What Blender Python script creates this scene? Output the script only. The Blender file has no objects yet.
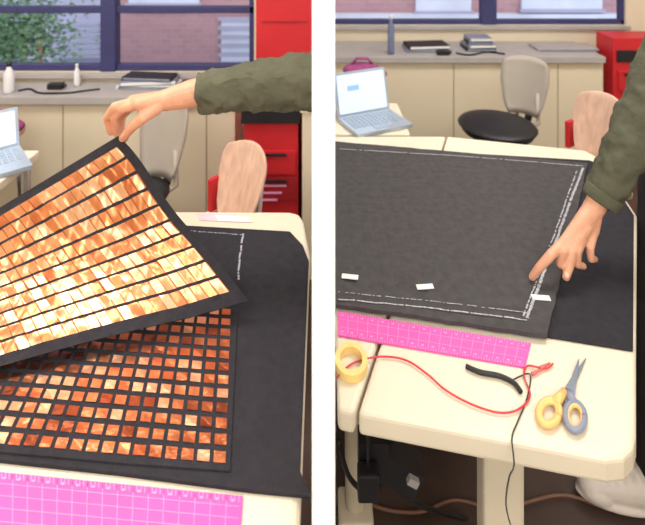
import bpy, math, random
from mathutils import Vector, Matrix, noise
random.seed(7)
F=500.0; HC=1.55; HZ=-80.0; CX=322.5
# --- survey helpers (camera match -> metric world positions) ---
def P(x,y,d): return Vector(((x-CX)/F*d, d, HC-(y-HZ)/F*d))
def T(x,y,h=0.75):
    return P(x,y,F*(HC-h)/(y-HZ))
def s2l(c):
    c=c/255.0
    return c/12.92 if c<=0.04045 else ((c+0.055)/1.055)**2.4
def rgb(r,g,b): return (s2l(r),s2l(g),s2l(b),1)

MATS={}
def mat(name,col,rough=0.6,metal=0.0,var=0.0,vscale=8.0,bump=0.0,bscale=60.0,emit=None,es=0,stretch=None,spec=0.5,detail=3):
    if name in MATS: return MATS[name]
    m=bpy.data.materials.new(name); m.use_nodes=True
    nt=m.node_tree; b=nt.nodes['Principled BSDF']
    b.inputs['Base Color'].default_value=col
    b.inputs['Roughness'].default_value=rough
    b.inputs['Metallic'].default_value=metal
    b.inputs['Specular IOR Level'].default_value=spec
    if emit:
        b.inputs['Emission Color'].default_value=emit; b.inputs['Emission Strength'].default_value=es
    tc=nt.nodes.new('ShaderNodeTexCoord')
    src=tc.outputs['Object']
    if stretch:
        mp=nt.nodes.new('ShaderNodeMapping'); mp.inputs['Scale'].default_value=stretch
        nt.links.new(src,mp.inputs['Vector']); src=mp.outputs['Vector']
    if var>0:
        n=nt.nodes.new('ShaderNodeTexNoise'); n.inputs['Scale'].default_value=vscale; n.inputs['Detail'].default_value=detail
        nt.links.new(src,n.inputs['Vector'])
        r=nt.nodes.new('ShaderNodeValToRGB')
        r.color_ramp.elements[0].position=0.3; r.color_ramp.elements[1].position=0.7
        r.color_ramp.elements[0].color=tuple(max(0,c*(1-var)) for c in col[:3])+(1,)
        r.color_ramp.elements[1].color=tuple(min(1,c*(1+var)) for c in col[:3])+(1,)
        nt.links.new(n.outputs['Fac'],r.inputs['Fac']); nt.links.new(r.outputs['Color'],b.inputs['Base Color'])
    if bump>0:
        n2=nt.nodes.new('ShaderNodeTexNoise'); n2.inputs['Scale'].default_value=bscale; n2.inputs['Detail'].default_value=detail
        nt.links.new(src,n2.inputs['Vector'])
        bp=nt.nodes.new('ShaderNodeBump'); bp.inputs['Strength'].default_value=bump; bp.inputs['Distance'].default_value=0.01
        nt.links.new(n2.outputs['Fac'],bp.inputs['Height']); nt.links.new(bp.outputs['Normal'],b.inputs['Normal'])
    MATS[name]=m; return m

class MB:
    def __init__(s,name): s.name=name; s.v=[]; s.f=[]; s.m=[]; s.mats=[]; s.sm=[]
    def mi(s,m):
        if m not in s.mats: s.mats.append(m)
        return s.mats.index(m)
    def add(s,vs,fs,m,smooth=False):
        o=len(s.v); k=s.mi(m); s.v+= [Vector(v) for v in vs]
        for f in fs: s.f.append([i+o for i in f]); s.m.append(k); s.sm.append(smooth)
    def box(s,c,sz,m,rot=None):
        hx,hy,hz=[q/2 for q in sz]
        vs=[Vector((x,y,z)) for x in(-hx,hx) for y in(-hy,hy) for z in(-hz,hz)]
        if rot is not None: vs=[rot@v for v in vs]
        vs=[v+Vector(c) for v in vs]
        s.add(vs,[(0,1,3,2),(4,6,7,5),(0,4,5,1),(2,3,7,6),(0,2,6,4),(1,5,7,3)],m)
    def ab(s,a,b,m):
        s.box([(a[i]+b[i])/2 for i in range(3)],[abs(b[i]-a[i]) for i in range(3)],m)
    def prism(s,pts,z0,z1,m):
        n=len(pts)
        a=sum(pts[i][0]*pts[(i+1)%n][1]-pts[(i+1)%n][0]*pts[i][1] for i in range(n))
        if a<0: pts=pts[::-1]
        vs=[(p[0],p[1],z0) for p in pts]+[(p[0],p[1],z1) for p in pts]
        fs=[tuple(range(n-1,-1,-1)),tuple(range(n,2*n))]+[(i,(i+1)%n,n+(i+1)%n,n+i) for i in range(n)]
        s.add(vs,fs,m)
    def tube(s,pts,r,m,seg=10,smooth=True,flat=None):
        pts=[Vector(p) for p in pts]; n=len(pts)
        rs=r if isinstance(r,(list,tuple)) else [r]*n
        t0=(pts[1]-pts[0]).normalized()
        up=Vector((0,0,1)) if abs(t0.z)<0.9 else Vector((1,0,0))
        nrm=(up-t0*up.dot(t0)).normalized(); vs=[]
        for i in range(n):
            t=(pts[min(i+1,n-1)]-pts[max(i-1,0)]).normalized()
            nrm=(nrm-t*nrm.dot(t)).normalized(); bn=t.cross(nrm)
            for k in range(seg):
                a=2*math.pi*k/seg
                q=nrm*math.cos(a)*(flat if flat else 1)+bn*math.sin(a)
                vs.append(pts[i]+q*rs[i])
        fs=[]
        for i in range(n-1):
            for k in range(seg):
                k2=(k+1)%seg
                fs.append((i*seg+k,i*seg+k2,(i+1)*seg+k2,(i+1)*seg+k))
        fs.append(tuple(range(seg-1,-1,-1))); fs.append(tuple((n-1)*seg+k for k in range(seg)))
        s.add(vs,fs,m,smooth)
    def sph(s,c,r,m,scale=(1,1,1),rot=None,seg=16,ring=10):
        vs=[];fs=[]
        for i in range(ring+1):
            th=math.pi*i/ring
            for k in range(seg):
                a=2*math.pi*k/seg
                q=Vector((math.sin(th)*math.cos(a)*scale[0],math.sin(th)*math.sin(a)*scale[1],math.cos(th)*scale[2]))*r
                if rot is not None: q=rot@q
                vs.append(q+Vector(c))
        for i in range(ring):
            for k in range(seg):
                k2=(k+1)%seg
                fs.append((i*seg+k,(i+1)*seg+k,(i+1)*seg+k2,i*seg+k2))
        s.add(vs,fs,m,True)
    def limb(s,pts,rs,m,ends=True,seg=16):
        for i,p in enumerate(pts):
            if ends or (0<i<len(pts)-1) or (i==0): s.sph(p,rs[i],m,seg=seg)
        for i in range(len(pts)-1): s.tube([pts[i],pts[i+1]],[rs[i],rs[i+1]],m,seg=seg)
    def build(s,bevel=0,seg=2,remesh=0,smooth_it=0,disp=0,dscale=0.05,parent=None,weld=False):
        me=bpy.data.meshes.new(s.name); me.from_pydata([tuple(v) for v in s.v],[],s.f)
        for m in s.mats: me.materials.append(m)
        for i,p in enumerate(me.polygons): p.material_index=s.m[i]; p.use_smooth=s.sm[i]
        me.validate(); me.update()
        if weld or remesh:
            import bmesh
            bm=bmesh.new(); bm.from_mesh(me); bmesh.ops.remove_doubles(bm,verts=bm.verts,dist=1e-6); bm.to_mesh(me); bm.free()
        ob=bpy.data.objects.new(s.name,me); bpy.context.scene.collection.objects.link(ob)
        if bevel:
            b=ob.modifiers.new('bevel','BEVEL'); b.width=bevel; b.segments=seg; b.limit_method='ANGLE'; b.angle_limit=math.radians(40)
        if remesh:
            r=ob.modifiers.new('remesh','REMESH'); r.mode='VOXEL'; r.voxel_size=remesh; r.use_smooth_shade=True
            if smooth_it:
                q=ob.modifiers.new('smooth','SMOOTH'); q.iterations=smooth_it; q.factor=0.5
            if disp:
                tx=bpy.data.textures.new(s.name+'_folds','CLOUDS'); tx.noise_scale=dscale
                dd=ob.modifiers.new('folds','DISPLACE'); dd.texture=tx; dd.strength=disp; dd.mid_level=0.5
        if parent: ob.parent=parent
        return ob
def empty(name):
    e=bpy.data.objects.new(name,None); bpy.context.scene.collection.objects.link(e); return e
def xy(v): return (v[0],v[1])
def TP(pts,h=0.75): return [xy(T(x,y,h)) for x,y in pts]

# ---------------- materials ----------------
white=mat('gutter_white',(0.93,0.93,0.93,1),0.8,spec=0.1)
beige=mat('beige_painted_wall',rgb(228,214,190),0.7,var=0.05,vscale=3,bump=0.05,bscale=80)
beige2=mat('beige_panel',rgb(228,214,186),0.55,var=0.04,vscale=2)
seam=mat('panel_seam',rgb(165,150,125),0.8)
ceil=mat('ceiling_tile',rgb(230,228,220),0.9,var=0.03,vscale=20)
floorm=mat('brown_floor',rgb(76,60,52),0.5,var=0.25,vscale=5)
frame=mat('window_frame_blue',rgb(56,58,104),0.5,var=0.08,vscale=10)
counter=mat('counter_grey',rgb(174,168,164),0.5,var=0.06,vscale=10)
tabm=mat('table_cream_laminate',rgb(222,210,186),0.4,var=0.03,vscale=6)
black=mat('black_wool_fabric',rgb(52,50,54),0.95,var=0.12,vscale=60,bump=0.3,bscale=400,spec=0.1)
black2=mat('charcoal_fabric',rgb(76,73,73),0.95,var=0.12,vscale=50,bump=0.25,bscale=400,spec=0.1)
chalk=mat('chalk',rgb(168,166,170),0.9,var=0.3,vscale=120)
pink=mat('pink_ruler_acrylic',rgb(222,88,168),0.35,var=0.05,vscale=10)
pinkl=mat('ruler_marks',rgb(240,160,208),0.5)
red=mat('red_metal',rgb(200,36,44),0.45,var=0.06,vscale=5)
redd=mat('dark_red_metal',rgb(160,26,34),0.45)
blk=mat('black_plastic',rgb(26,26,30),0.5,var=0.1,vscale=10)
grey=mat('chair_grey_plastic',rgb(170,160,148),0.45,var=0.05,vscale=6)
silver=mat('laptop_silver',rgb(176,188,200),0.35,metal=0.4,var=0.03)
keys=mat('keyboard_keys',rgb(150,165,180),0.5)
scr=mat('laptop_screen',rgb(190,205,235),0.3,emit=rgb(196,212,245),es=0.55)
scr2=mat('screen_window',rgb(130,165,220),0.3,emit=rgb(140,175,228),es=0.5)
wood=mat('pink_beige_wood',rgb(216,178,154),0.5,var=0.16,vscale=14,stretch=(3,3,0.6))
chrome=mat('chrome_tube',rgb(190,190,190),0.25,metal=1)
skin=mat('skin',rgb(214,156,124),0.5,var=0.10,vscale=25,bump=0.15,bscale=180)
nail=mat('fingernail',rgb(236,186,166),0.3)
olive=mat('olive_jacket',rgb(92,91,74),0.9,var=0.16,vscale=18,bump=0.25,bscale=90,spec=0.15)
trous=mat('dark_trousers',rgb(46,44,46),0.9,var=0.15,vscale=20,spec=0.2)
shoem=mat('cream_shoe',rgb(220,208,196),0.6,var=0.06,vscale=20)
hairm=mat('dark_hair',rgb(40,28,22),0.6,var=0.3,vscale=60)
orange=mat('orange_handle',rgb(244,190,116),0.4)
slate=mat('blue_grey_handle',rgb(132,138,156),0.4)
steel=mat('blade_steel',rgb(150,158,172),0.25,metal=0.8)
redw=mat('red_wire',rgb(206,52,62),0.5)
clipm=mat('clip_red_rubber',rgb(214,104,100),0.5)
tape=mat('yellow_tape',rgb(236,202,128),0.45,var=0.08,vscale=30)
paper=mat('white_label',rgb(226,224,220),0.8)
pinkp=mat('pink_paper',rgb(228,190,196),0.8,var=0.12,vscale=30)
purple=mat('purple_cloth',rgb(150,70,120),0.8,var=0.3,vscale=20)
leaf=mat('leaf_green',rgb(128,166,128),0.8,var=0.3,vscale=6)
siding=mat('siding_grey',rgb(164,164,190),0.8,var=0.06,vscale=3)
pale=mat('pale_window_pane',rgb(206,214,232),0.3,var=0.08,vscale=3)
wht=mat('white_plastic',rgb(225,225,225),0.4)
coppers=[mat('copper_%d'%i,c,r,metal=1,bump=0.3,bscale=bs,var=0.1,vscale=60) for i,(c,r,bs) in enumerate([
 (rgb(226,142,98),0.34,40),(rgb(208,120,80),0.36,50),(rgb(244,178,138),0.4,40),(rgb(164,88,60),0.35,50)])]
foils=[mat('copper_foil_%d'%i,c,r,metal=1,bump=0.4,bscale=20,stretch=(2.6,1,0.8),var=0.08,vscale=20,detail=1) for i,(c,r) in enumerate([
 (rgb(248,172,124),0.32),(rgb(238,154,104),0.34),(rgb(255,196,154),0.38),(rgb(216,128,84),0.34)])]
creasem=mat('copper_crease_shade',rgb(186,108,72),0.45,metal=0.9)  # shade of the cross creases put into a darker copper colour
def brick(name,c1,c2,mo,scale):
    m=bpy.data.materials.new(name); m.use_nodes=True; nt=m.node_tree; b=nt.nodes['Principled BSDF']
    tc=nt.nodes.new('ShaderNodeTexCoord'); mp=nt.nodes.new('ShaderNodeMapping'); mp.inputs['Rotation'].default_value=(math.radians(90),0,0)
    br=nt.nodes.new('ShaderNodeTexBrick'); br.inputs['Scale'].default_value=scale
    br.inputs['Color1'].default_value=c1; br.inputs['Color2'].default_value=c2; br.inputs['Mortar'].default_value=mo
    br.inputs['Mortar Size'].default_value=.012
    nt.links.new(tc.outputs['Object'],mp.inputs['Vector']); nt.links.new(mp.outputs['Vector'],br.inputs['Vector'])
    nt.links.new(br.outputs['Color'],b.inputs['Base Color']); b.inputs['Roughness'].default_value=0.9
    return m
brickm=brick('brick_facade',rgb(174,138,144),rgb(164,128,136),rgb(174,148,154),4)

# ---------------- room ----------------
YL=2.81; YR=3.62; ZC=2.8; XL=-2.6; XR=2.9; YB=-2.4
PX0=-0.0126; PX1=0.0150; PD=0.60
def one(name,a,b,m,bevel=0):
    o=MB(name); o.ab(a,b,m); return o.build(bevel)
one('floor',(XL-.1,YB-.1,-0.1),(XR+.1,YR+.15,0),floorm)
one('ceiling',(XL-.1,YB-.1,ZC),(XR+.1,YR+.15,ZC+.1),ceil)
one('wall_left',(XL-.1,YB,0),(XL,YL+.1,ZC),beige)
one('wall_right',(XR,YB,0),(XR+.1,YR+.12,ZC),beige)
one('wall_rear',(XL-.1,YB-.1,0),(XR+.1,YB,ZC),beige)
one('gutter_partition',(PX0,PD,0),(PX1,YR,ZC),white)  # added divider standing in for the white gutter between the two views
wl0,wl1,wz0,wz1=-2.3,P(254,0,YL).x,P(0,72,YL).z,2.15
o=MB('wall_back')
o.ab((XL-.1,YL,0),(PX0,YL+.12,wz0),beige); o.ab((XL-.1,YL,wz1),(PX0,YL+.12,ZC),beige)
o.ab((XL-.1,YL,wz0),(wl0,YL+.12,wz1),beige); o.ab((wl1,YL,wz0),(PX0,YL+.12,wz1),beige); o.build()
rw0,rw1,rz0,rz1=0.05,P(626,0,YR).x,P(0,25,YR).z,2.15
o=MB('wall_back')
o.ab((PX1,YR,0),(XR,YR+.12,rz0),beige); o.ab((PX1,YR,rz1),(XR,YR+.12,ZC),beige)
o.ab((PX1,YR,rz0),(rw0,YR+.12,rz1),beige); o.ab((rw1,YR,rz0),(XR,YR+.12,rz1),beige); o.build()
def window(name,x0,x1,z0,z1,yw,rails,mulls,jw=0.03,br=.035):
    o=MB(name); a,b=yw+0.02,yw+0.07
    o.ab((x0,a,z0),(x1,b,z0+br),frame); o.ab((x0,a,z1-.04),(x1,b,z1),frame)
    o.ab((x0,a,z0),(x0+jw,b,z1),frame); o.ab((x1-jw,a,z0),(x1,b,z1),frame)
    for za,zb in rails: o.ab((x0,a,za),(x1,b-.01,zb),frame)
    for xa,xb in mulls: o.ab((xa,a-.02,z0),(xb,b+.01,z1),frame)
    o.ab((x0-.02,yw-.03,z0-.03),(x1+.02,yw,z0-.002),counter)
    return o.build(0.004)
window('window_1',wl0,wl1,wz0,wz1,YL,[(P(0,14,YL).z,P(0,7,YL).z)],[(P(100,0,YL).x,P(115,0,YL).x)])
window('window_2',rw0,rw1,rz0,rz1,YR,[(1.45,1.5)],[(P(482,0,YR).x,P(497,0,YR).x)])

# exterior
o=MB('brick_building'); Yb=6.0
o.ab((P(112,0,Yb).x,Yb,-4),(8,Yb+1,6),brickm)
o.ab((-8,Yb+.15,-4),(P(112,0,Yb).x,Yb+1,6),siding)
def pw(x0,y0,x1,y1,st=4):
    a=P(x0,y1,Yb);b=P(x1,y0,Yb)
    o.ab((a.x,Yb-.05,a.z),(b.x,Yb+.02,b.z),pale)
    for i in range(st+1):
        z=a.z+(b.z-a.z)*i/st; o.ab((a.x-.03,Yb-.08,z-.02),(b.x+.03,Yb-.04,z+.02),siding)
pw(222,18,256,62,5)
pw(130,-60,200,4); pw(415,-80,470,12); pw(520,-80,600,10)
a=P(340,17,Yb); o.ab((0.1,Yb-.1,a.z-.06),(6,Yb+.02,a.z+.05),pale)
a=P(50,58,Yb);b=P(96,24,Yb)
o.ab((a.x,Yb+.08,a.z),(b.x,Yb+.17,b.z),pale)
for i in range(7):
    z=a.z+(b.z-a.z)*i/6; o.ab((a.x-.03,Yb+.05,z-.015),(b.x+.03,Yb+.09,z+.015),siding)
o.build()
o=MB('garden_bush')
c=P(10,38,4.6)
for i in range(4200):
    q=Vector((random.gauss(0,.25),random.gauss(0,.2),random.gauss(0,.22)))
    p=c+q; r=random.uniform(.015,.035)
    R=Matrix.Rotation(random.random()*6,3,'Z')@Matrix.Rotation(random.random()*3,3,'X')
    o.add([p+R@Vector(v) for v in((-r,0,0),(0,-r*.6,0),(r,0,0),(0,r*.6,0))],[(0,1,2,3)],leaf)
for k in range(5): o.tube([(c.x+.1*k-.2,4.6,-2.5),(c.x+.14*k-.28,4.6,c.z)],.02,wood)
o.build()
one('ground_outside',(-8,YR+.2,-2.6),(8,Yb+1,-2.5),leaf)

# ---------------- radiator counters ----------------
def counterbox(name,x0,x1,y0,y1,h,seams):
    o=MB(name)
    o.ab((x0,y0,h-.04),(x1,y1,h),counter)
    o.ab((x0,y0+.03,0.0),(x1,y1,h-.04),beige2)
    for sx in seams: o.ab((sx-.003,y0+.026,0.02),(sx+.003,y0+.032,h-.05),seam)
    return o.build(0.003)
hl=0.65; yl0=T(0,97,hl).y
counterbox('radiator_counter',XL+.01,-0.45,yl0,YL-.035,hl,[P(205,0,yl0).x,P(60,0,yl0).x])
hr=0.68; yr0=T(0,57,hr).y
counterbox('radiator_counter',.03,1.80,yr0,YR-.035,hr,[P(455,0,yr0).x,P(560,0,yr0).x])

def bottle(name,c,h,r,m,cap):
    o=MB(name); c=Vector(c)
    prof=[(0,r*.95),(.1,r),(.65,r),(.78,r*.5),(.86,r*.42)]
    o.tube([c+Vector((0,0,h*a)) for a,_ in prof],[q for _,q in prof],m,14)
    o.tube([c+Vector((0,0,h*.86)),c+Vector((0,0,h))],r*.48,cap,12); return o.build()
p=T(9,93,hl); bottle('water_bottle',(p.x,p.y,hl+.001),.16,.026,wht,blk)
p=T(77,86,hl); bottle('water_bottle',(p.x,p.y,hl+.001),.12,.016,wht,wht)
p=T(391,54,hr); bottle('water_bottle',(p.x,p.y,hr+.001),.26,.022,mat('blue_bottle',rgb(110,120,150),.4),wht)
def binderstack(name,p,w,d,n,cols,rz=0):
    o=MB(name); z=p[2]+.001
    for i in range(n):
        t=.018+.006*(i%2); R=Matrix.Rotation(rz+.12*math.sin(i*2.1),3,'Z')
        o.box((p[0],p[1],z+t/2),(w*(1-.08*i),d*(1-.05*i),t),cols[i%len(cols)],R)
        o.box((p[0]+.004,p[1]-.003,z+t/2),(w*(1-.08*i)-.01,d*(1-.05*i)+.002,t*.6),paper if i%2 else slate,R); z+=t
    return o.build(.002)
p=T(150,86,hl); binderstack('book_stack',(p.x,p.y,hl),.32,.12,3,[wht,slate,blk])
p=T(425,48,hr); binderstack('book_stack',(p.x,p.y-.04,hr),.30,.16,2,[slate,blk])
p=T(560,47,hr); binderstack('book_stack',(p.x,p.y-.04,hr),.4,.16,1,[counter,slate])
p=T(476,47,hr); binderstack('book_stack',(p.x,p.y-.04,hr),.2,.16,4,[blk,slate])
def cable(name,pts,r,m):
    o=MB(name)
    P2=[]
    n=len(pts)
    for i in range(n-1):
        p0=Vector(pts[max(i-1,0)]);p1=Vector(pts[i]);p2=Vector(pts[i+1]);p3=Vector(pts[min(i+2,n-1)])
        for k in range(8):
            t=k/8
            P2.append(.5*((2*p1)+(-p0+p2)*t+(2*p0-5*p1+4*p2-p3)*t*t+(-p0+3*p1-3*p2+p3)*t**3))
    P2.append(Vector(pts[-1]))
    o.tube(P2,r,m,8); return o.build()
cable('charger_cable',[T(x,y,hl)+Vector((0,0,.006)) for x,y in[(18,92),(30,90),(40,94),(66,94),(84,92),(100,90)]],.005,blk)
cable('charger_cable',[T(x,y,hr)+Vector((0,0,.007)) for x,y in[(456,54),(470,56),(486,53),(505,55)]],.006,blk)
for x,y,h in((56,89,hl),(443,55,hr)):
    o=MB('power_adapter'); p=T(x,y,h); o.box((p.x,p.y,h+.017),(.08,.04,.03),blk); o.box((p.x+.045,p.y,h+.017),(.02,.02,.016),blk); o.build(.005)

# ---------------- red cabinets ----------------
o=MB('red_tool_cabinet')
yd=2.45; xa=P(256,0,yd).x
o.ab((xa,yd,0.0),(-.05,YL-.04,1.9),red)
yd2=2.2; x0=P(244,0,yd2).x; x1=P(298,0,yd2).x
zt=P(0,122,yd2).z
o.ab((x0,yd2,0.0),(x1,yd,zt),red)
o.ab((x0-.01,yd2-.02,zt),(x1+.01,yd,zt+.055),blk)
for k,yy in enumerate((150,176)):
    z=P(0,yy,yd2).z; o.ab((x0+.01,yd2-.012,z-.10),(x1-.01,yd2,z),redd if k else red)
    o.ab((x0+.05,yd2-.02,z-.02),(x1-.05,yd2-.012,z-.01),blk)
for k in range(3):
    z=P(0,184+k*7,yd2).z; o.ab((x0+.06,yd2-.014,z-.006),(x1-.05-.02*k,yd2-.0125,z+.004),pinkl)
for k in range(6): o.ab((xa+.03,yd-.006,1.05+k*.12),(-.08,yd,1.056+k*.12),redd)
o.build(.004)
o=MB('storage_bin'); o.ab((x1+.02,2.15,0),(-.02,2.4,.72),beige2); o.ab((x1+.012,2.14,.72),(-.016,2.41,.74),beige); o.build(.006)
o=MB('red_tool_chest')
yd=3.2; a=P(613,38,yd)
o.ab((a.x,yd,0),(a.x+.6,yd+.2,a.z),red)
o.ab((a.x+.02,yd-.01,P(0,62,yd).z),(a.x+.55,yd,P(0,50,yd).z),blk)
for k in range(4): 
    z=P(0,70+k*28,yd).z; o.ab((a.x+.03,yd-.015,z-.13),(a.x+.57,yd,z),redd if k%2 else red); o.ab((a.x+.06,yd-.03,z-.03),(a.x+.5,yd-.015,z-.015),blk)
o.build(.005)

# ---------------- tables ----------------
def table(name,poly,legs,h=0.75,t=0.04,bev=.012,lm=None):
    o=MB(name); o.prism(poly,h-t,h,tabm)
    for lx,ly in legs:
        o.tube([(lx,ly,h-t),(lx,ly,.03)],[.03,.026],tabm,12)
        o.box((lx,ly,.016),(.09,.09,.03),tabm)
        o.box((lx,ly,h-t-.012),(.12,.12,.024),tabm)
    return o.build(bev,3)
table('work_table',[(-1.9,1.39),(-.09,1.375),(-.062,1.365),(-.05,1.335),(-.03,1.2),(-.03,.44),(-1.9,.44)],
      [(-1.75,1.25),(-.2,1.2),(-1.75,.55),(-.2,.55)])
SA=Vector(xy(T(373,365))); SB=Vector(xy(T(356,418)))
sd=(SB-SA).normalized()
far=T(335,136); k=(far.y-SA.y)/sd.y; SF=SA+sd*k
fr=TP([(356,412)])[0]
g=.003
table('work_table',[(.025,T(335,136).y),(SF.x-g,SF.y),(fr[0]-g,fr[1]),(.025,T(340,408).y)],[(.09,1.7),(.085,1.3)],bev=.008)
poly=[(SF.x+g,SF.y)]+TP([(585,150),(600,158),(606,170),(637,215),(636,350),(636,436),(633,448),(624,457),(606,459)])+[(fr[0]+g,fr[1])]
legp=P(500,480,.93)
table('work_table',poly,[(.55,1.65),(.9,1.6)],bev=.008)
o=MB('table_pedestal_leg')
o.box((legp.x,.93,.355),(.075,.05,.67),tabm); o.box((legp.x,.95,.02),(.09,.5,.035),tabm); o.box((legp.x-.01,.93,.690),(.2,.10,.02),blk)
o.build(.008)

# side desks + laptops
o=MB('side_desk')
o.ab((.03,1.88,.715),(.33,2.2,.745),tabm)
for x,y in((.06,1.92),(.3,1.92),(.06,2.17),(.3,2.17)): o.tube([(x,y,.715),(x,y,0.0)],.015,chrome)
o.build(.005)
o=MB('side_desk')
o.ab((-1.9,1.42,.715),(-.99,1.75,.745),tabm)
for x,y in((-1.8,1.46),(-1.02,1.46),(-1.8,1.72),(-1.02,1.72)): o.tube([(x,y,.715),(x,y,0.0)],.015,chrome)
o.build(.005)
def laptop(name,c,rz,w=.28,d=.2,open_=105,zz=.746,sh=.19):
    o=MB(name); R=Matrix.Rotation(rz,3,'Z'); c=Vector(c)
    def L(v): return c+R@Vector(v)
    o.box(L((0,0,.008)),(w,d,.014),silver,R)
    for i in range(5):
        for j in range(12):
            o.box(L((-w*.42+j*w*.84/11,d*.36-i*.022,.0158)),(w*.055,.016,.003),keys,R)
    o.box(L((0,-d*.33,.0155)),(w*.3,d*.22,.002),keys,R)
    a=math.radians(open_-90)
    R2=R@Matrix.Rotation(-a,3,'X')
    hp=L((0,d/2,.014))
    o.box(hp+R2@Vector((0,.004,sh/2)),(w,.008,sh),silver,R2)
    o.box(hp+R2@Vector((0,-.0015,sh/2)),(w-.02,.003,sh-.02),scr,R2)
    o.box(hp+R2@Vector((-.04,-.0035,sh*.62)),(w*.22,.002,sh*.12),scr2,R2)
    return o.build(.002)
p=T(378,124); laptop('laptop',(p.x-.012,p.y+.005,.746),math.radians(24),w=.24,d=.17,open_=104,sh=.17)
p=T(-10,182); laptop('laptop',(p.x-.08,p.y+.07,.746),math.radians(42),w=.26,d=.19,sh=.13)
for c in (P(-6,122,2.35),P(362,70,2.8)):
    o=MB('bag_on_stool')
    o.sph(c,.1,purple,(1.1,.7,.42)); o.sph(c+Vector((.07,0,-.02)),.06,purple,(1.2,.8,.5))
    o.tube([c+Vector((-.06,0,.03)),c+Vector((-.03,-.02,.07)),c+Vector((.03,-.02,.07)),c+Vector((.06,0,.03))],.008,purple)
    o.tube([(c.x,c.y,c.z-.06),(c.x,c.y,c.z-.04)],.13,wood,24)
    for k in range(4):
        a=k*math.pi/2+.6; o.tube([(c.x+.09*math.cos(a),c.y+.09*math.sin(a),c.z-.06),(c.x+.12*math.cos(a),c.y+.12*math.sin(a),0)],.012,chrome)
    o.build()

# ---------------- chairs ----------------
def curved_back(o,c,R,w,h,m,curve=.04,t=.012,taper=.8,lean=.12,n=10,nv=10):
    vs=[];fs=[]
    for side in(0,1):
        for j in range(nv+1):
            v=j/nv
            ww=w*(taper+(1-taper)*min(1,v/.6))
            if v>.8: ww*=math.sqrt(max(0.05,1-((v-.8)/.2)**2*.3))
            if v<.15: ww*=.8+.2*v/.15
            for i in range(n+1):
                u=i/n*2-1
                vs.append(Vector(c)+R@Vector((u*ww/2,-curve*u*u+lean*v*h+(t if side else 0),v*h-.02*u*u*(v))))
    N=(n+1)*(nv+1)
    for j in range(nv):
        for i in range(n):
            a=j*(n+1)+i; fs.append((a,a+1,a+n+2,a+n+1)); fs.append((N+a,N+a+n+1,N+a+n+2,N+a+1))
    for j in range(nv):
        a=j*(n+1); fs.append((a,a+n+1,N+a+n+1,N+a)); a+=n; fs.append((a,N+a,N+a+n+1,a+n+1))
    for i in range(n):
        fs.append((i,N+i,N+i+1,i+1)); a=nv*(n+1)+i; fs.append((a,a+1,N+a+1,N+a))
    o.add(vs,fs,m,True)
def office_chair(name,x,y,rz,top,bw=.22,bh=.34,seatm=blk,bo=.17,sr=.215,brz=0,sh=.45):
    o=MB(name); R=Matrix.Rotation(rz,3,'Z'); RB=Matrix.Rotation(rz+brz,3,'Z')
    def L(v): return Vector((x,y,0))+R@Vector(v)
    o.sph(L((0,0,sh)),sr,seatm,(1,.95,.17),R,seg=24)
    o.sph(L((0,0,sh-.03)),sr*.9,blk,(1,.95,.15),R,seg=24)
    curved_back(o,L((0,bo,top-bh)),RB,bw,bh,grey,curve=.03,lean=.22,taper=.72)
    o.tube([L((0,.05,sh-.05)),L((0,bo+.02,sh-.04)),L((0,bo+.055,sh+.03)),L((0,bo+.06,top-bh+.14))],.02,blk,10)
    for sgn in(-1,1): o.tube([L((sgn*.07,.06,sh-.04)),L((sgn*.07,bo+.03,sh-.01)),L((sgn*.06,bo+.035,top-bh+.12))],.011,grey)
    o.tube([L((0,0,sh-.04)),L((0,0,.1))],[.028,.022],chrome)
    for k in range(5):
        a=2*math.pi*k/5+.3
        o.tube([L((0,0,.11)),L((.24*math.cos(a),.24*math.sin(a),.07))],[.026,.015],blk)
        o.tube([L((.24*math.cos(a)-.012,.24*math.sin(a),.03)),L((.24*math.cos(a)+.012,.24*math.sin(a),.03))],.029,blk,14)
    return o.build()
office_chair('office_chair',P(497,0,2.62).x,2.62,math.radians(-62),P(0,58,2.72).z,bw=.25,bh=.30,bo=.20,brz=math.radians(28),sr=.205,sh=.475)
office_chair('office_chair',P(122,0,1.95).x,2.0,math.radians(-40),P(0,107,2.05).z,bw=.22,bh=.32,sr=.17,bo=.15,brz=math.radians(25))
def wood_chair(name,x,y,rz,top,w=.25,bh=.28):
    o=MB(name); R=Matrix.Rotation(rz,3,'Z')
    def L(v): return Vector((x,y,0))+R@Vector(v)
    curved_back(o,L((0,.15,top-bh)),R,w,bh,wood,curve=.035,lean=.28,taper=.7)
    o.box(L((0,0,.44)),(w+.06,.32,.02),wood,R)
    for sgn in(-1,1):
        o.tube([L((sgn*w*.30,.20,top-bh*.55)),L((sgn*w*.34,.17,.43)),L((sgn*w*.5,.19,0.0))],.011,chrome)
        o.tube([L((sgn*w*.5,-.14,.43)),L((sgn*w*.55,-.17,0))],.011,chrome)
    o.box(L((-w*.50,.14,top-bh*.75)),(.02,.05,.12),red,R)
    return o.build(.004)
wood_chair('wooden_chair',P(233,0,1.8).x-.08,1.70,math.radians(-38),P(0,145,1.85).z,w=.23,bh=.26)
wood_chair('wooden_chair',P(576,0,2.25).x-.07,2.12,math.radians(-58),P(0,92,2.25).z,w=.22,bh=.27)

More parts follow.
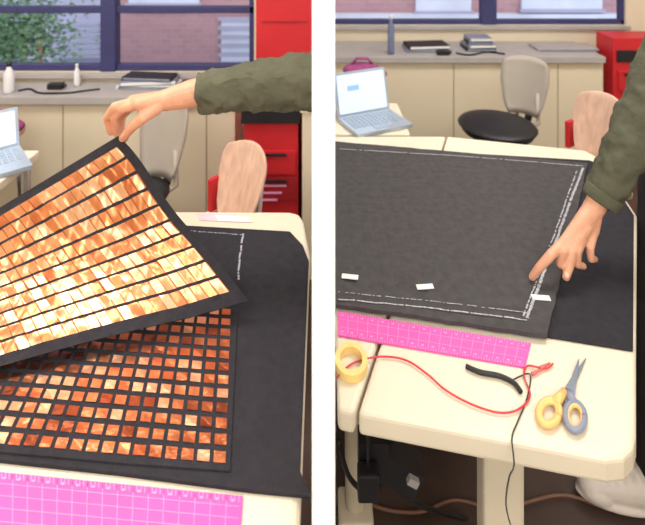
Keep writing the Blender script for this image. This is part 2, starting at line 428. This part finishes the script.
# ---------------- left bay: fabric, copper ----------------
o=MB('black_fabric_sheet')
cl=TP([(-260,220),(60,222),(185,226),(290,232),(303,246),(309,262)],.755)+[(-.032,1.1),(-.032,.72)]+TP([(311,497),(250,491),(120,474),(0,461),(-150,442)],.755)
o.prism(cl,.7505,.7575,black); o.build(.002)
def chline(o,pts,h,w=.003,n=60,gap=.06,m=None):
    def at(t):
        s=t*(len(pts)-1);k=min(int(s),len(pts)-2);f=s-k
        p=T(pts[k][0]+(pts[k+1][0]-pts[k][0])*f,pts[k][1]+(pts[k+1][1]-pts[k][1])*f,h)
        return p+Vector((noise.noise(p*40)*.0018,noise.noise(p*40+Vector((3,3,3)))*.0018,.0006))
    for i in range(n):
        if random.random()<gap: continue
        a=at(i/n);b=at((i+1)/n);d=(b-a).normalized();w2=w*random.uniform(.35,.65);nn=Vector((-d.y,d.x,0))*w2
        o.add([a-nn,b-nn,b+nn,a+nn],[(0,1,2,3)],m or chalk)
o=MB('chalk_marking')
chline(o,[(243,234),(240,256),(238,280)],.7575,.004,50,.15); chline(o,[(190,231),(243,235)],.7575,.0025,50,.35)
o.build()
o=MB('copper_tape_grid_panel')
gp=TP([(-260,300),(60,285),(238,302),(230,471),(120,463),(0,452),(-150,434)],.76)
o.prism(gp,.7578,.7605,black)
BR=T(226,464,.761); BL=T(0,444,.761); TR=T(231,312,.761)
eu=(BL-BR); pu=.0243; eu.normalize(); ev=(TR-BR); Lv=ev.length; ev.normalize(); pv=.0250
nr=int(Lv/pv)+1
for i in range(44):
    for j in range(nr):
        c=BR+eu*(pu*(i+.4))+ev*(pv*(j+.35))
        hw=.0090*random.uniform(.95,1.04); hh=.0080*random.uniform(.95,1.04)
        vs=[c+eu*(-hw)+ev*(-hh),c+eu*(-hw)+ev*hh,c+eu*hw+ev*hh,c+eu*hw+ev*(-hh)]
        vs=[v+Vector((0,0,random.uniform(0,.0012))) for v in vs]
        m=random.choices(coppers,[5,5,2,2])[0]
        o.add(vs,[(0,3,2,1)],m)
o.build()
A=P(118,136,1.14); B=T(249,306,.785); D=T(-120,280,.768); C=T(-100,398,.768)
def S(u,v):
    top=D.lerp(A,u); bot=C.lerp(B,u)
    p=top.lerp(bot,v)
    s=math.sin(math.pi*u)*math.sin(math.pi*v)
    p=p+Vector((0,.02,-.012))*s
    p.z+=.012*math.sin(3*math.pi*v)*u*(1-v) 
    p.z+=.03*u*(1-u)*4*(v**3)*.4
    if u>.8: p.z+=(u-.8)*.05*(v**2)*1.0
    return p
NC=28; NQ=9; UM=.965
us=[UM*(i//NQ+ (i%NQ)/NQ)/NC for i in range(NC*NQ)]+[UM,.975,.988,1.0]
vb=[]; NS=10; v0,v1=.06,.95
vb.append((0,v0,0,0))
for i in range(NS):
    a=v0+(v1-v0)*i/NS; b=v0+(v1-v0)*(i+1)/NS
    vb.append((a,a+(b-a)*.82,1,i)); vb.append((a+(b-a)*.82,b,0,i))
vb.append((v1,1,0,0))
o=MB('folded_copper_tape_panel')
rows=[]
for a,b,k,si in vb:
    n=6 if k else 2
    for i in range(n): rows.append((a+(b-a)*i/n,a+(b-a)*(i+1)/n,k,si))
vl=[r[0] for r in rows]+[1.0]
rnd={}
def cell(i,j):
    if (i,j) not in rnd: rnd[(i,j)]=(random.uniform(-1,1),random.uniform(-1,1),random.choices([0,1,2,3],[6,4,3,1])[0])
    return rnd[(i,j)]
vs=[]
for v in vl:
    sj=int((v-v0)/(v1-v0)*NS)
    for iu,u in enumerate(us):
        p=S(u,v)
        n=0
        if v0<v<v1 and u<UM:
            ci=iu//NQ; fu=(iu%NQ)/NQ-.44; fv=((v-v0)/(v1-v0)*NS)%1-.42
            a_,b_,_m=cell(ci,sj)
            n=(a_*fu+b_*fv)*.0024+noise.noise(Vector((u*20,v*15,2)))*.0022
        vs.append(p+(Vector((.15,-.6,.75))*n))
nu=len(us); fb=[];fcell={0:[],1:[],2:[],3:[],4:[]}
for j,r in enumerate(rows):
    for i in range(nu-1):
        f=(j*nu+i,j*nu+nu+i,j*nu+nu+i+1,j*nu+i+1)
        if r[2] and i<NC*NQ:
            if i%NQ==NQ-1: fcell[4].append(f)
            else: fcell[cell(i//NQ,r[3])[2]].append(f)
        else: fb.append(f)
o.add(vs,fb,black,True)
for q in range(5):
    k=o.mi(foils[q] if q<4 else creasem)
    for f in fcell[q]: o.f.append(list(f)); o.m.append(k); o.sm.append(True)
allf=fb+sum(fcell.values(),[])
nb=Vector((0.0,.004,-.004))
o.add([v+nb for v in vs],[tuple(reversed(f)) for f in allf],black,True)
rim=[j*nu+nu-1 for j in range(len(vl))]
o.add([vs[i] for i in rim]+[vs[i]+nb for i in rim],[(i,i+1,len(rim)+i+1,len(rim)+i) for i in range(len(rim)-1)],black,True)
o.add([vs[i] for i in range(nu)]+[vs[i]+nb for i in range(nu)],[(i,i+1,nu+i+1,nu+i) for i in range(nu-1)],black,True)
lastr=(len(vl)-1)*nu
o.add([vs[lastr+i] for i in range(nu)]+[vs[lastr+i]+nb for i in range(nu)],[(i,i+1,nu+i+1,nu+i) for i in range(nu-1)],black,True)
o.build()

# rulers
def ruler(name,q,h0,t,nx,ny,dens):
    o=MB(name); pts=[T(x,y,h0+t) for x,y in q]
    o.prism([xy(p) for p in pts],h0,h0+t,pink)
    a,b,c,d=[Vector((p.x,p.y,h0+t+.0004)) for p in pts]
    def bil(u,v): return (a.lerp(b,u)).lerp(d.lerp(c,u),v)
    def ln(u0,v0,u1,v1,w):
        p=bil(u0,v0);r=bil(u1,v1);dd=(r-p).normalized();n=Vector((-dd.y,dd.x,0))*w/2
        o.add([p-n,r-n,r+n,p+n],[(0,1,2,3)],pinkl)
    for i in range(1,nx): ln(i/nx,0.02,i/nx,.98,.0008)
    for j in range(1,ny): ln(0.01,j/ny,.99,j/ny,.0008)
    for i in range(nx*dens):
        ln(i/(nx*dens),0.01,i/(nx*dens),.10,.0009); ln(i/(nx*dens),.90,i/(nx*dens),.99,.0009)
    for i in range(nx):
        for j in (0,ny-1):
            ln((i+.3)/nx,(j+.5)/ny,(i+.55)/nx,(j+.5)/ny,.003)
    return o.build()
ruler('quilting_ruler',[(-60,466),(243,496),(238,570),(-60,545)],.7505,.003,20,6,4)
ruler('quilting_ruler',[(338,311),(531,343),(525,367),(338,335)],.7505,.003,18,3,4)
o=MB('pink_paper_pattern'); o.prism(TP([(196,214),(236,215),(240,222),(200,221)]),.7505,.7515,pinkp); o.prism(TP([(215,216),(250,218),(252,223),(218,222)]),.7517,.7525,paper)
o.build()

# ---------------- right bay: fabric ----------------
o=MB('black_fabric_sheet')
cl=TP([(420,150),(590,160),(604,166),(634,215),(633,350),(560,338),(420,318)],.755)
o.prism(cl,.7505,.7545,black); o.build(.0015)
o=MB('charcoal_fabric_panel')
def cloth(o,q,h,m,t=.006,n=40,amp=.0015):
    a,b,c,d=[T(x,y,h) for x,y in q]
    vs=[]
    for j in range(n+1):
        for i in range(n+1):
            u=i/n;v=j/n; p=a.lerp(b,u).lerp(d.lerp(c,u),v)
            p=p+Vector((0,0,amp*noise.noise(p*6)))
            if .06<u<.9 and .06<v<.92:
                gx=math.sin(p.x*2*math.pi/.03); gy=math.sin(p.y*2*math.pi/.036)
                p.z-=.0016*(1 if (gx>.6 or gy>.6) else 0)
            if j in(0,n) or i in(0,n): p+=Vector((noise.noise(p*25)*.003,noise.noise(p*25+Vector((5,5,5)))*.003,0))
            vs.append(p)
    N=n+1; fs=[(j*N+i,(j+1)*N+i,(j+1)*N+i+1,j*N+i+1) for j in range(n) for i in range(n)]
    o.add(vs,fs,m,True)
    ring=[i for i in range(N)]+[j*N+n for j in range(1,N)]+[n*N+i for i in range(n-1,-1,-1)]+[j*N for j in range(n-1,0,-1)]
    L=len(ring)
    o.add([vs[i] for i in ring]+[vs[i]-Vector((0,0,t)) for i in ring],[(i,(i+1)%L,L+(i+1)%L,L+i) for i in range(L)],m)
cloth(o,[(332,141),(588,163),(547,335),(332,303)],.764,black2,t=.0085,n=220)
o.build()
o=MB('chalk_marking')
chline(o,[(583,168),(560,230),(543,275),(527,318)],.7655,.0055,150,.04)
chline(o,[(578,168),(556,230),(539,275),(523,316)],.7655,.003,120,.3)
chline(o,[(338,299),(430,308),(527,320)],.7655,.003,120,.04)
chline(o,[(338,292),(430,301),(527,313)],.7655,.0018,120,.2)
chline(o,[(340,149),(460,156),(583,166)],.7655,.0035,100,.1)
o.build()
o=MB('paper_label')
for x,y in((350,277),(425,287),(541,298)):
    p=T(x,y,.766); R=Matrix.Rotation(random.uniform(-.2,.2),3,'Z')
    o.box((p.x,p.y,.7668),(.036,.014,.0012),paper,R)
o.build()

# items on right table
cable('red_wire',[T(x,y)+Vector((0,0,.004)) for x,y in[(337,380),(352,366),(378,359),(405,362),(428,377),(445,392),(470,406),(498,415),(518,412),(530,398),(524,378),(528,368),(545,371),(553,366)]],.0015,redw)
o=MB('alligator_clip')
for dx,dy in((0,0),(-8,6)):
    a=T(540+dx,371+dy);b=T(550+dx,366+dy); o.tube([a+Vector((0,0,.005)),b+Vector((0,0,.005))],[.0032,.0015],clipm)
o.build()
cable('black_strap',[T(x,y)+Vector((0,0,.005)) for x,y in[(466,369),(480,375),(500,379),(514,386),(521,395)]],.004,blk)
cable('black_cable',[T(513,382)+Vector((0,0,.004)),T(530,376)+Vector((0,0,.003)),T(527,400)+Vector((0,0,.003)),T(517,425)+Vector((0,0,.003)),T(512,440)+Vector((0,0,.003)),T(511,448)+Vector((0,-.012,-.012)),P(509,478,.72),P(506,505,.75),P(512,530,.8)],.0011,blk)
o=MB('masking_tape_roll')
c=T(349,366); c=Vector((c.x+.004,c.y,.7505)); n=36
vs=[];fs=[]
for r,z in((.020,0),(.029,0),(.029,.014),(.020,.014)):
    for k in range(n):
        a=2*math.pi*k/n; vs.append(c+Vector((r*math.cos(a),r*1.2*math.sin(a),z)))
for q in range(4):
    for k in range(n):
        k2=(k+1)%n; q2=(q+1)%4
        fs.append((q*n+k,q*n+k2,q2*n+k2,q2*n+k))
o.add(vs,fs,tape,False); o.build()
o=MB('scissors')
def Q(x,y,z=.7545): return T(x,y,.755)+Vector((0,0,z-.755))
piv=Q(567,392)
def blade(tip,base,w,z,m):
    d=(tip-base).normalized(); n=Vector((-d.y,d.x,0))
    pts=[base-n*w,base+n*w,base.lerp(tip,.6)+n*w*.75,tip+n*w*.05,tip-n*w*.1,base.lerp(tip,.6)-n*w*.6]
    o.prism([xy(p) for p in pts],z,z+.002,m)
blade(Q(586,357),Q(561,402),.006,.7515,steel); blade(Q(579,359),Q(569,404),.006,.7540,steel)
o.tube([Vector((piv.x,piv.y,.751)),Vector((piv.x,piv.y,.7585))],.004,chrome,14)
def loop(cx,cy,rx,ry,tilt,m,r,mi):
    pts=[]
    for k in range(25):
        a=2*math.pi*k/24
        x=rx*math.cos(a);y=ry*math.sin(a)
        pts.append(Q(cx+x*math.cos(tilt)-y*math.sin(tilt),cy+x*math.sin(tilt)+y*math.cos(tilt),.7575))
    o.tube(pts,r,m,10)
    pts2=[p.lerp(Q(cx,cy,.7575),.22) for p in pts]; o.tube(pts2,r*.7,mi,8)
loop(549,414,10.5,13,.3,orange,.0048,orange)
loop(575,418,9.5,14,-.1,slate,.0048,orange)
o.tube([Q(555,404,.757),Q(565,393,.757)],[.008,.006],orange); o.tube([Q(574,405,.757),Q(568,393,.757)],[.008,.006],slate)
o.build()

# below table
cable('power_cord',[P(338,440,1.05),P(350,478,1.05),P(372,492,1.1),P(398,470,1.1),P(410,500,1.15),P(440,512,1.25),P(470,520,1.3)],.005,blk)
cable('power_cord',[T(x,y,.01) for x,y in[(345,490),(380,508),(420,512),(455,500),(500,508),(560,495),(600,506)]],.004,mat('brown_cord',rgb(120,84,64),.6))
o=MB('power_strip')
c=P(396,465,1.05); R=Matrix.Rotation(.5,3,'Y')
o.box(c,(.10,.05,.055),blk,R); o.box(c+Vector((-.05,-.01,.04)),(.06,.04,.07),blk); o.box(c+Vector((.03,-.03,.0)),(.022,.012,.014),counter,R)
o.tube([c,c+Vector((0,.02,.0)),(c.x,c.y+.02,.709)],.006,blk); o.build(.004)
c2=P(368,482,1.0); o=MB('power_adapter'); o.box(c2,(.042,.03,.055),blk); o.tube([c2,(c2.x,c2.y,.709)],.004,blk); o.build(.004)
o=MB('equipment_case'); o.ab((.20,1.5,0),(.44,1.75,.30),blk); o.ab((.19,1.49,.30),(.45,1.76,.32),mat('case_grey',rgb(60,58,60),.5)); o.tube([(.26,1.49,.25),(.28,1.46,.25),(.36,1.46,.25),(.38,1.49,.25)],.008,chrome); o.build(.008)

# ---------------- person, right bay ----------------
pr=empty('person')
h=MB('pointing_hand')
Z=lambda x,y,z:T(x,y,z)
W=Z(594,208,.872); KI=Z(568,238,.838); KM=Z(577,233,.842); KR=Z(586,231,.840); KP=Z(594,231,.835)
h.limb([P(612,176,1.185),W],[.026,.0235],skin)
h.limb([W,KI],[.0225,.0125],skin); h.limb([W,KM],[.0235,.0135],skin); h.limb([W,KR],[.0225,.013],skin); h.limb([W,KP],[.021,.012],skin)
h.limb([KI,KM,KR,KP],[.0125,.0135,.013,.012],skin)
h.limb([KI,Z(550,256,.822),Z(539,268,.797),Z(532,277,.7735)],[.0118,.0102,.009,.0075],skin)
h.limb([KM,Z(563,252,.825),Z(560,264,.800),Z(567,268,.785)],[.0118,.0102,.009,.0078],skin)
h.limb([KR,Z(577,252,.822),Z(577,264,.798),Z(583,266,.787)],[.0112,.0098,.0086,.0075],skin)
h.limb([KP,Z(590,249,.818),Z(591,259,.798),Z(595,259,.789)],[.0102,.0086,.0078,.0068],skin)
th0=W.lerp(KI,.35)+Vector((-.002,-.008,-.012))
h.limb([th0,Z(571,252,.822),Z(569,266,.80),Z(566,277,.785)],[.017,.0125,.0102,.008],skin)
h.build(remesh=.0026,smooth_it=4,parent=pr)
nl=MB('fingernails')
def nailat(p,d,up,r=.006):
    d=Vector(d).normalized(); R=d.to_track_quat('X','Z').to_matrix()
    nl.sph(Vector(p)+Vector(up),r,nail,(1.15,.85,.35),R,seg=10,ring=6)
nailat(Z(533,276,.775),(-.6,-.3,-.6),(-.001,-.001,.0055),.0058)
nailat(Z(566,276,.786),(-.1,-.6,-.6),(0,-.004,.006),.0062)
nl.build(parent=pr)
j=MB('jacket')
SH=Vector((.98,1.30,1.36)); EL=P(656,92,1.22)
CU=P(606,190,1.185)
j.limb([CU,P(622,160,1.19),P(640,125,1.205),EL,P(680,35,1.25),SH],[.041,.050,.058,.064,.070,.075],olive)
PV=Vector((1.0,1.25,.90)); CH=Vector((1.02,1.24,1.2)); NK=Vector((1.01,1.24,1.42))
SH2=Vector((1.02,1.06,1.37))
j.limb([PV,CH],[.14,.15],olive); j.limb([CH,SH],[.14,.08],olive); j.limb([CH,SH2],[.14,.08],olive)
j.limb([CH,NK],[.14,.07],olive); j.limb([SH,NK,SH2],[.075,.07,.07],olive)
j.limb([SH2,Vector((1.1,.98,1.1)),Vector((1.04,.96,.88))],[.07,.055,.042],olive)
j.build(remesh=.006,smooth_it=3,disp=.024,dscale=.04,parent=pr)
cu=MB('cuff'); dcu=(P(622,160,1.19)-CU).normalized()
cu.tube([CU-dcu*.032,CU-dcu*.004],[.041,.043],olive,24); cu.build(.004,parent=pr)
tr=MB('trousers')
HL=Vector((.955,1.33,.88)); HR=Vector((1.0,1.17,.9))
AN=Vector((.89,1.32,.10)); 
tr.limb([PV,HL,Vector((.90,1.33,.48)),AN],[.13,.095,.074,.055],trous)
tr.limb([PV,HR,Vector((1.02,1.12,.48)),Vector((1.05,1.1,.10))],[.13,.095,.068,.05],trous)
tr.build(remesh=.01,smooth_it=3,disp=.012,dscale=.07,parent=pr)
def shoe(a,rz):
    s=MB('shoe'); R=Matrix.Rotation(rz,3,'Z')
    def L(v): return Vector((a[0],a[1],0))+R@Vector(v)
    s.limb([L((.0,0,.052)),L((-.07,0,.048)),L((-.15,0,.040))],[.045,.042,.036],shoem)
    s.sph(L((-.135,0,.034)),.045,shoem,(1.1,1.0,.62),R); s.sph(L((0,0,.085)),.044,shoem,(1,.9,.8),R)
    s.sph(L((-.07,0,.02)),.05,shoem,(2.45,.95,.38),R,seg=24)
    for k in range(4): s.tube([L((-.05-.022*k,-.028,.088-.005*k)),L((-.05-.022*k,.028,.088-.005*k))],.005,shoem)
    return s.build(remesh=.0035,smooth_it=5,parent=pr)
shoe((AN.x-.02,AN.y),-.15); shoe((1.05,1.1),.1)
hd=MB('head'); HC0=Vector((.95,1.2,1.60))
hd.limb([NK,Vector((.98,1.22,1.52))],[.055,.05],skin)
hd.sph(HC0,.1,skin,(.95,.78,1.18)); hd.sph(HC0+Vector((-.045,0,-.06)),.055,skin,(1,.95,.9))
hd.limb([HC0+Vector((-.092,0,.01)),HC0+Vector((-.112,0,-.022))],[.009,.014],skin)
for sg in(-1,1): hd.sph(HC0+Vector((.01,sg*.08,-.01)),.026,skin,(.7,.35,1.1))
hd.build(remesh=.004,smooth_it=3,parent=pr)
fc=MB('face_details')
for sg in(-1,1):
    fc.sph(HC0+Vector((-.084,sg*.032,.012)),.011,paper); fc.sph(HC0+Vector((-.093,sg*.032,.012)),.005,hairm)
    fc.tube([HC0+Vector((-.09,sg*.018,.034)),HC0+Vector((-.086,sg*.046,.035))],.004,hairm)
fc.tube([HC0+Vector((-.088,-.022,-.062)),HC0+Vector((-.1,0,-.063)),HC0+Vector((-.088,.022,-.062))],.005,redd)
fc.build(parent=pr)
hr_=MB('hair'); hr_.sph(HC0+Vector((.025,0,.03)),.108,hairm,(.95,.88,1.08)); hr_.sph(HC0+Vector((.06,0,-.06)),.07,hairm,(.8,1.1,1.3)); hr_.build(parent=pr)
h2=MB('resting_hand')
w=Vector((1.04,.96,.88)); 
h2.limb([w,w+Vector((-.01,0,-.05)),w+Vector((-.02,0,-.10))],[.024,.026,.026],skin)
for k in range(4):
    b=w+Vector((-.045+.018*k,0,-.12)); h2.limb([b+Vector((0,0,.03)),b+Vector((0,.003,-.02)),b+Vector((-.005,.012,-.045-.006*(k in(1,2)))),b+Vector((-.006,.022,-.06))],[.011,.0098,.0088,.0075],skin)
h2.limb([w+Vector((-.03,0,-.05)),w+Vector((-.055,.008,-.085)),w+Vector((-.058,.015,-.115))],[.014,.011,.009],skin)
h2.build(remesh=.004,smooth_it=3,parent=pr)

# ---------------- left bay lifting arm ----------------
pl=empty('person')
h=MB('gripping_hand')
W=P(166,100,1.125)
dk=[1.085,1.103,1.12,1.135]
ks=[(139,104),(135,102),(133,101),(134,104)]
K=[P(x,y,d) for (x,y),d in zip(ks,dk)]
h.limb([P(215,88,1.13),P(190,94,1.128),W],[.034,.031,.024],skin)
for k in K: h.limb([W,k],[.0225,.0135],skin)
h.limb(K,[.0135,.014,.0135,.0125],skin)
fing=[((139,104),(122,109),(115,118),(116,130)),((135,102),(115,107),(107,118),(111,132)),((133,101),(117,110),(114,124),(119,137)),((134,104),(122,116),(121,128),(125,139))]
fd=[(1.09,1.095,1.115,1.135),(1.103,1.10,1.13,1.15),(1.12,1.125,1.145,1.155),(1.135,1.15,1.158,1.162)]
rr=[(.0118,.0102,.009,.0078),(.0122,.0108,.0092,.0082),(.0118,.0104,.009,.008),(.0108,.0092,.0082,.0074)]
for f,d,r in zip(fing,fd,rr):
    h.limb([P(x,y,q) for (x,y),q in zip(f,d)],list(r),skin)
h.limb([P(156,107,1.105),P(143,117,1.08),P(132,127,1.085),P(123,138,1.108)],[.018,.0135,.011,.009],skin)
h.build(remesh=.0025,smooth_it=3,parent=pl)
nl=MB('fingernails'); nailat(P(124,135,1.094),(-.5,0.1,-.8),(0,-.002,.001),.0065); nl.build(parent=pl)
sl=MB('jacket_sleeve')
a0=P(203,91,1.13); a1=P(235,88,1.135); a2=P(272,84,1.14); xe=-.0135
dd=1.145; a3=Vector((xe,dd,P(0,80,dd).z))
sl.tube([a0,a1,a2,a3],[.042,.050,.057,.064],olive,32)
sl.tube([a0-(a1-a0).normalized()*.012,a0+(a1-a0).normalized()*.015],[.039,.042],olive,32)
ob=sl.build(remesh=.004,smooth_it=2,parent=pl)
tx=bpy.data.textures.new('sleeve_folds','CLOUDS'); tx.noise_scale=.035
dm=ob.modifiers.new('folds','DISPLACE'); dm.texture=tx; dm.strength=.026; dm.direction='Z'
dm=ob.modifiers.new('folds2','DISPLACE'); dm.texture=tx; dm.strength=.018; dm.direction='Y'

# ---------------- lights ----------------
def area(name,loc,sx,sy,e,rot=(0,0,0),col=(1,.98,.95)):
    l=bpy.data.lights.new(name,'AREA'); l.shape='RECTANGLE'; l.size=sx; l.size_y=sy; l.energy=e; l.color=col
    ob=bpy.data.objects.new(name,l); ob.location=loc; ob.rotation_euler=rot; bpy.context.scene.collection.objects.link(ob)
area('rear_fill',(-1.2,1.4,2.75),1.6,.6,46)
area('rear_fill',(1.3,1.9,2.75),1.6,.6,52)
area('rear_fill',(-1.2,-.5,2.75),1.6,.6,26)
area('rear_fill',(1.2,-.5,2.75),1.6,.6,26)
area('rear_fill',(0,-1.6,2.2),2.4,.8,52,(math.radians(62),0,0))  # tilted fill added behind the camera to whiten the partition's end face
sun=bpy.data.lights.new('sun','SUN'); sun.energy=2.3; sun.angle=.2; so=bpy.data.objects.new('sun',sun)
so.rotation_euler=(math.radians(40),0,math.radians(10)); bpy.context.scene.collection.objects.link(so)
w=bpy.data.worlds.new('sky'); bpy.context.scene.world=w; w.use_nodes=True
w.node_tree.nodes['Background'].inputs[0].default_value=(.78,.84,1,1); w.node_tree.nodes['Background'].inputs[1].default_value=1.05

cam=bpy.data.cameras.new('camera'); cam.sensor_width=36; cam.lens=F/645*36; cam.shift_y=-(262.5-HZ)/645; cam.clip_start=.02
cam.dof.use_dof=True; cam.dof.focus_distance=1.0; cam.dof.aperture_fstop=4.5
co=bpy.data.objects.new('camera',cam); co.location=(0,0,HC); co.rotation_euler=(math.radians(90),0,0)
bpy.context.scene.collection.objects.link(co); bpy.context.scene.camera=co
bpy.context.scene.view_settings.view_transform='Standard'
